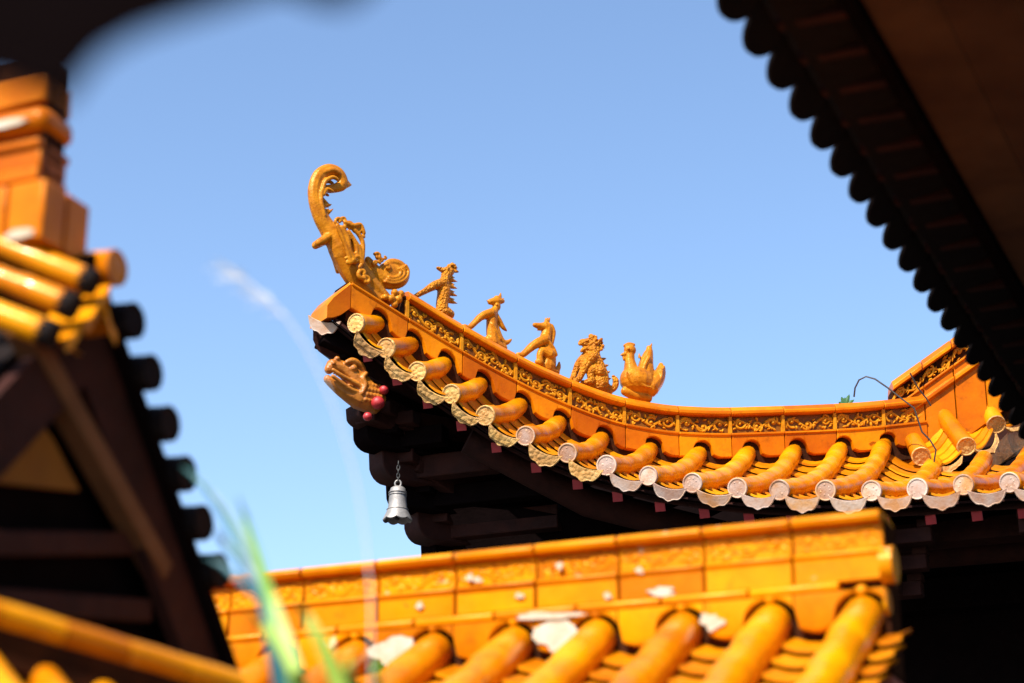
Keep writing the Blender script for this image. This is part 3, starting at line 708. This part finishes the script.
for x in TT:
    top = bp_(x, .06, -.275); dn = (-AB*math.cos(SL)-Z*math.sin(SL))
    e0 = top+dn*1.25; wcurves.append((e0, (e0+top)/2-Z*.03, top))
for c in wcurves:
    row = tube_row('tube_tile_row', c, .055, GLTY, tw, seg=.26)
    ax = (bez(c, 0)-bez(c, .1)).normalized(); disc_cap('end_disc', c[0]+ax*.004, ax, .056, TAN, row)
    b = MB(); b.ball(bez(c, .97)+Z*.078+AB*.02, .018); b.build('peg_cap', GLY, row)
pans(wcurves, 'pan_tiles', GLP, tw, sag=.03, step=.115, low=-.035, lip=.026)
vg = tuple(p+EB*.12-Z*.02 for p in wcurves[0])
pans([vg, wcurves[0]], 'verge_tiles', GLP, tw, sag=.02, step=.115, low=-.03, lip=.026, side=.02)
for i in range(len(wcurves)-1):
    p, q = wcurves[i][0], wcurves[i+1][0]; sd = (q-p).normalized(); ax = (-AB*.95-Z*.3).normalized()
    drip('drip_tile', (p+q)/2-Z*.03, sd, ax, .18, .06, TAN, tw)
b = MB(); b.loft([[bez(wcurves[0], q)-Z*.11 for q in (0, .5, 1)], [bez(wcurves[-1], q)-Z*.11 for q in (0, .5, 1)]], closed=False)
b.build('roof_board', WOOD, tw)
b = MB(); wh = (WA.z-.44)/2; cw = bp_((T0+T1)/2, .0, 0); b.box(V((cw.x, cw.y, wh)), EB*((T1-T0)/2), AB*.075, Z*wh); b.build('wall_body', PLAST, tw)
def lime_glint(u, v, ru, rv, o=.092, seed=0):
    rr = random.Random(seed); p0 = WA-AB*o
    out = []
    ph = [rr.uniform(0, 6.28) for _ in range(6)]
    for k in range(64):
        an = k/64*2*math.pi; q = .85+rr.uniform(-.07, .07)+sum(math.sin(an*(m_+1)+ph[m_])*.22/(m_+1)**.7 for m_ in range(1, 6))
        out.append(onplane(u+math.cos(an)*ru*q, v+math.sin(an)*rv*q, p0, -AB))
    b = MB(); b.prism(out, -AB*.005); b.build('lime_glint_patch', LIMEGLINT, br)
b = MB(); b.tube([bp_(-.045, .06, -.15), bp_(-.01, .06, -.15)], .05, 16); b.tube([bp_(-.02, .05, -.245), bp_(-.01, .05, -.245)], .035, 16); b.build('added_end_boss', GLY, br)  # added end piece; the ridge would run on into shadow here
lime_glint(398, 654, 38, 16, seed=1); lime_glint(562, 637, 34, 17, seed=2); lime_glint(548, 616, 38, 4, .098, 3); lime_glint(712, 622, 12, 10, seed=4); lime_glint(662, 592, 16, 5, .079, 5)
for k, (u, v) in enumerate(((470, 578), (560, 566), (478, 580), (640, 571), (608, 596), (744, 600), (520, 596), (420, 606))): lime_glint(u, v, 4.5, 3.5, .079, 20+k)  # small white specks painted as glints on the glaze

# ================================================================== LEFT SIDE HALL (gable end close by)
OL = P(49, 104, 4.3)
lh = empty('side_hall', (OL.x, OL.y, 0), 'side hall gable end at the left with stacked ridge end and stepped verge tiles', 'building')
def lp(x, y, z): return OL+E*x+A*y+Z*z
def lbox(b, x0, x1, y0, y1, z0, z1): b.box(lp((x0+x1)/2, (y0+y1)/2, (z0+z1)/2), E*(x1-x0)/2, A*(y1-y0)/2, Z*(z1-z0)/2)
b = MB(); lbox(b, -1.6, -.012, .012, .085, -.34, .12); lr = b.build('stacked_ridge', RECESS, lh)
b = MB()
for x in range(5): lbox(b, -.24*(x+1)+.002-.01, -.24*x-.002-.01, -.002, .10, .008, .075)
b.build('top_course', GL, lr, bevel=.006)
b = MB()
for x in range(5): lbox(b, -.24*(x+1)+.002, -.24*x-.002, -.012, .112, -.058, .0)
b.build('roll_course', GL, lr, bevel=.022)
b = MB()
for x in range(4): lbox(b, -.3*(x+1)+.002-.01, -.3*x-.002-.01, -.01, .11, -.098, -.080); lbox(b, -.3*(x+1)+.002-.01, -.3*x-.002-.01, -.0, .10, -.146, -.100); lbox(b, -.3*(x+1)+.002-.01, -.3*x-.002-.01, -.008, .108, -.176, -.148)
b.build('plain_course', GL, lr, bevel=.004)
b = MB()
for x in range(7): lbox(b, .026-.098*(x+1)+.003, .026-.098*x-.003, -.02, .06, -.325, -.186); lbox(b, .026-.098*(x+1)+.003, .026-.098*x-.003, .064, .15, -.325, -.186)
b.build('block_course', GL, lr, bevel=.006)
SLP = R(48); gd = A*math.cos(SLP)-Z*math.sin(SLP); fd = -A*math.cos(SLP)-Z*math.sin(SLP)
G0 = P(114, 268, 4.30); F0 = P(90, 281, 4.16)
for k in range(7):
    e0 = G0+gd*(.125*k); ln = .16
    m_ = GLT if k == 0 else DARKT  # first row keeps the lit glaze, the rest have shade painted in
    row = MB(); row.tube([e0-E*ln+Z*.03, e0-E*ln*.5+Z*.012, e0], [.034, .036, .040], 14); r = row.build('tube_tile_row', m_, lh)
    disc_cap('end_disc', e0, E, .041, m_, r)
for (u0, v0, u1, v1, d) in ((12, 249, 91, 282, 4.18), (6, 279, 71, 306, 4.08), (-40, 300, 50, 334, 3.98)):
    row = MB(); p, q = P(u0-40, v0-14, d+.05), P(u1, v1, d)
    row.tube([p, p.lerp(q, .48), p.lerp(q, .52), q], [.026, .026, .0285, .0285], 16); r = row.build('tube_tile_row', GLT, lh)
    disc_cap('end_disc', q, (q-p).normalized(), .029, DARKT, r)  # disc colour darkened to paint the shade on the right-facing ends
for (u0, v0, u1, v1, d) in ((60, 285, 100, 312, 4.2), (20, 312, 78, 345, 4.1)):
    row = MB(); p, q = P(u0, v0, d+.05), P(u1, v1, d); y = (q-p).normalized().cross(Z).normalized()
    row.loft([[p+y*.03-Z*.01, p-Z*.022, p-y*.03-Z*.01], [q+y*.03-Z*.01, q-Z*.022, q-y*.03-Z*.01]], closed=False)
    row.build('pan_tile', GLP, lh)
# roof decks under the tiles
b = MB(); q0 = G0-E*.02-Z*.045; b.box(q0+gd*.70-E*.75, E*.75, gd*.78, gd.cross(E)*.012); b.build('back_deck', WOOD, lh)
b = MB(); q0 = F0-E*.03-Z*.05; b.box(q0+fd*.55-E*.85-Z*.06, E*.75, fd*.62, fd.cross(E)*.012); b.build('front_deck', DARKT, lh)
# barge boards, gable wall and timbers
b = MB(); q0 = G0-E*.05; b.prism([q0-Z*.05, q0-Z*.05+gd*1.35, q0-Z*.23+gd*1.35, q0-Z*.26], -E*.03)
b.prism([q0-Z*.05, q0-Z*.26, q0-Z*.24+fd*.5, q0-Z*.05+fd*.5], -E*.03); b.build('barge_board', WOODR, lh)
b = MB(); q0 = G0-E*.14-Z*.1; b.prism([q0, q0+gd*1.5, q0+gd*1.5-Z*1.0, q0+fd*1.4-Z*1.0, q0+fd*1.4], -E*.04); b.build('gable_wall', WOOD, lh)
def gwp(u, v): return onplane(u, v, G0-E*.12, E)
b = MB(); b.prism([gwp(-60, 380), gwp(10, 395), gwp(45, 440), gwp(72, 492), gwp(-60, 478)], E*.02); b.build('ochre_panel', OCHRE, lh)
b = MB(); b.beam(gwp(0, 330)+E*.05, gwp(140, 575)+E*.05, .05, .055, up=E); b.build('diagonal_brace', BRACE, lh, bevel=.005)
b = MB(); b.beam(gwp(-60, 545)+E*.03, gwp(130, 545)+E*.03, .05, .03, up=E); b.build('tie_beam', WOODR, lh, bevel=.005)
b = MB(); b.beam(gwp(-60, 600)+E*.03, gwp(135, 612)+E*.03, .05, .03, up=E); b.build('tie_beam', WOODR, lh, bevel=.005)
# skirt ridge along the foot of the gable
S0 = P(-75, 594, 3.35); S1 = P(238, 686, 3.80)
HL = (S1-S0).length; HD = (S1-S0).normalized(); HN = V((HD.y, -HD.x, 0)).normalized()
def sp(t, o, h): return S0+HD*(t*HL)+HN*o+Z*h
b = MB()
for k in range(5): b.tube([sp(.2*k+.003, 0, 0), sp(.2*k+.1, 0, .001), sp(.2*k+.197, 0, 0)], .026, 16)
sk = b.build('skirt_ridge', GLY, lh)
b = MB(); b.box(sp(.5, -.01, -.055), HD*HL*.5, HN*.022, Z*.035); b.build('skirt_course', RECESS, sk)
DN = (HN*.80+A*-.05-Z*.60).normalized()
for k in range(6):
    b = MB(); b.tube([sp(.18*k, .0, -.09), sp(.18*k, 0, -.09)+DN*.3], .03, 12); b.build('skirt_tile', GLT, lh)
b = MB(); b.prism([sp(-.05, 0, -.105), sp(1.02, 0, -.105), sp(1.02, 0, -.105)+DN*.4, sp(-.05, 0, -.105)+DN*.4], -Z*.015); b.build('skirt_pan', GLP, lh)
b = MB(); q = lp(-.9, .3, 0); zt = S0.z-.15; b.box(V((q.x, q.y, zt/2)), E*.75, A*.8, Z*zt/2); b.build('wall', PLAST, lh)
# worn patch and stepped pan tiles below the blocks
for k, (u, v, d) in enumerate(((92, 312, 4.14), (74, 330, 4.06), (104, 292, 4.22), (112, 318, 4.22))):
    b = MB(); p = P(u, v, d); y = fd if k < 3 else gd
    b.loft([[p+y*.035*q-Z*(.012*(1-abs(q)))-E*l for q in (-1, -.5, 0, .5, 1)] for l in (0, .12)], closed=False)
    b.loft([[p+y*.035*q-Z*(.012*(1-abs(q))+h) for q in (-1, -.5, 0, .5, 1)] for h in (0, .03)], closed=False)
    b.build('pan_tile', GLY, lh)
def wear(b, x0, x1, z0, z1, y):
    n_ = 40; rr = random.Random(int(x0*1000)+7); pts = []
    for k in range(n_):
        an = 2*math.pi*k/n_; q = rr.uniform(.78, 1.05)
        pts.append(lp((x0+x1)/2+math.cos(an)*(x1-x0)/2*q, y, (z0+z1)/2+math.sin(an)*(z1-z0)/2*q))
    b.prism(pts, -A*.003)
b = MB(); wear(b, -.068, .010, -.322, -.296, -.021); b.build('worn_glaze', LIMEGLINT, lr)
b = MB(); wear(b, -.16, -.04, -.046, -.026, -.0125); b.build('worn_glaze', LIMEGLINT, lr)
# ================================================================== RIGHT VERANDA ROOF (overhead, in shade)
RH = 2.40
def rvp(u, v, z=0):
    r = ray(u, v); return V((0, 0, CAMZ))+r*((RH+z)/r.z)
P1 = rvp(735, 10); P2 = rvp(960, 336)
AR = (P2-P1); LR = AR.length; AR.normalize(); ER = V((AR.y, -AR.x, 0))
rv = empty('veranda_roof', (P1.x+2.5*ER.x, P1.y+2.5*ER.y, 0), 'dark veranda roof at the upper right seen from below with a row of pointed drip tiles', 'roof')
STEP = LR/12.6
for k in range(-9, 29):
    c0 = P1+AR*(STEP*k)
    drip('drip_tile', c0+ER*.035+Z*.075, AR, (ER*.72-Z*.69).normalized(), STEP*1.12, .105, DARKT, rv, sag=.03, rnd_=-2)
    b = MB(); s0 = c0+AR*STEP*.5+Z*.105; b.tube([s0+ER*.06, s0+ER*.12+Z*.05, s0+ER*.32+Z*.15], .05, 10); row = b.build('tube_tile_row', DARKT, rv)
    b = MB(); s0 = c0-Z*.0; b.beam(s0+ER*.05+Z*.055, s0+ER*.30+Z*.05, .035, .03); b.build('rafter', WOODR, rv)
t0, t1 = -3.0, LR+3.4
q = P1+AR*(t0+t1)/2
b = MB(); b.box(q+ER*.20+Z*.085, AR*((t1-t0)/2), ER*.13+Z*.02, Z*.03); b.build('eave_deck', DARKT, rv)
b = MB()
for k in range(24): b.box(q+ER*(.375+.168*k)+Z*.015, AR*((t1-t0)/2), ER*.0838, Z*.015)
b.build('ceiling', CEIL, rv, bevel=.003)
b = MB(); b.box(q+ER*.265+Z*.03, AR*((t1-t0)/2), ER*.018, Z*.05); b.build('ceiling_beam', WOOD, rv)
b = MB()
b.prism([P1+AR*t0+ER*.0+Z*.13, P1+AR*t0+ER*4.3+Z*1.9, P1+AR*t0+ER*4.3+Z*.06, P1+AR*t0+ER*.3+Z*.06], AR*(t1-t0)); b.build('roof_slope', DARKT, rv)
for t in (t0+.2, t1-.2):
    b = MB(); p = P1+AR*t+ER*3.9; b.tube([V((p.x, p.y, 0)), V((p.x, p.y, CAMZ+RH))], .16, 20); b.build('column', WOODR, rv)

# ================================================================== PORCH EAVE CORNER (very close, upper left)
def pq(u, v, d=1.15): return P(u, v, d)
pr = empty('porch_roof', (pq(-250, 0).x-.15, pq(-250, 0).y, 0), 'black porch eave corner hanging very close at the upper left', 'roof')
cx = (pq(0, 0, 1.25)-pq(0, 0, 1.15))*1.0
b = MB(); out = [(-400, 70), (-150, 80), (0, 84), (42, 100), (66, 104), (84, 78), (105, 54), (140, 35), (185, 20), (225, 8), (262, -4), (300, -12), (322, -4), (345, 8), (368, -8), (400, -40), (460, -90), (300, -400), (-400, -400)]
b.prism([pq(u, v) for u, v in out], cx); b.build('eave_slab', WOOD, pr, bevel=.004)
b = MB(); p = pq(-330, -60); b.tube([V((p.x-.05, p.y+.03, 0)), V((p.x-.05, p.y+.03, p.z))], .06, 16); b.build('post', WOOD, pr)

# ================================================================== GRASSES close to the camera
def blade(b, pts, wd, d):
    n = len(pts); secs = []
    ps = [P(u, v, dd+max(0, 690-v)*.0014) for u, v, dd in pts]      # the blades lean back with height
    for i, p in enumerate(ps):
        t = (ps[min(i+1, n-1)]-ps[max(i-1, 0)]).normalized(); x = t.cross(V((0, 1, .3))).normalized()
        k = math.sin(math.pi*min(1, .12+.88*(1-i/(n-1)))*.5+0) if i < n-1 else .05
        w_ = wd*k
        secs.append([p+x*w_, p+V((0, -.003, 0)), p-x*w_, p+V((0, .004, 0))])
    b.loft(secs)
gx = P(330, 700, 3.1)
rg = empty('reed_clump', (gx.x, gx.y, 0), 'blurred green reed with long arching blades in front of the tiled wall', 'plant')
def root(du): return [(330+du, 1500, 3.1), (330+du, 1100, 3.1), (325+du, 800, 3.1)]
BL = [([(300, 690, 3.1), (288, 650, 3.1), (276, 615, 3.1), (266, 585, 3.1), (256, 550, 3.05), (246, 520, 3.05), (238, 496, 3.0)], .0105, LEAF),
      ([(303, 695, 3.1), (296, 672, 3.05), (280, 645, 3.05), (262, 624, 3.05), (244, 608, 3.0)], .0105, LEAFP),
      ([(345, 700, 3.1), (334, 672, 3.1), (320, 640, 3.05), (306, 615, 3.05), (295, 597, 3.0)], .012, LEAFP),
      ([(280, 640, 3.15), (268, 600, 3.15), (254, 566, 3.15), (238, 535, 3.15), (222, 508, 3.15), (204, 484, 3.15), (182, 466, 3.15)], .0125, LEAFT),
      ([(272, 612, 3.15), (256, 580, 3.15), (238, 556, 3.15), (222, 540, 3.15), (215, 528, 3.1)], .010, LEAFT),
      ([(262, 600, 3.2), (240, 580, 3.2), (222, 565, 3.2), (202, 556, 3.2)], .007, LEAFT),
      ([(360, 710, 3.1), (352, 690, 3.1), (348, 668, 3.05), (350, 650, 3.05)], .010, LEAFP),
      ([(390, 720, 3.1), (380, 695, 3.1), (376, 672, 3.05), (380, 655, 3.05)], .010, LEAF)]
for pts, wd, m in BL:
    du = pts[0][0]-325
    b = MB(); blade(b, [(u, v, d+(.2 if m is LEAFT else 0)) for u, v, d in root(du*.4)]+pts, wd*1.5, 3.05); b.build('blade', m, rg, ang=60)
gx = P(372, 600, 3.3)
gs = empty('seed_grass', (gx.x, gx.y, 0), 'pale dry grass stalk with a feathery seed head, faint and out of focus against the sky', 'plant')
st = [(372, 1800), (372, 1200), (372, 800), (371, 600), (366, 540), (356, 480), (342, 430), (325, 385), (305, 345), (285, 316), (265, 296), (245, 280), (228, 266)]
b = MB(); b.tube([P(u, v, 3.3) for u, v in st], [.0015]*6+[.0015, .0015, .0015, .0015, .0014, .0012, .001], 8); b.build('stalk', STRAW, gs)
b = MB(); r3 = random.Random(5)
for k in range(26):
    s = r3.random(); i = 9+s*2.9; a0 = st[int(i)]; a1 = st[min(int(i)+1, 12)]; f = i-int(i)
    u, v = lerp(a0[0], a1[0], f), lerp(a0[1], a1[1], f)
    p = P(u, v, 3.3); q = P(u-r3.uniform(4, 30), v-r3.uniform(-4, 12), 3.3+r3.uniform(-.03, .03)); mpt = (p+q)/2+Z*.004
    b.tube([p, mpt, q], [.0007, .0009, .0004], 5)
b.build('seed_head', STRAW, gs)
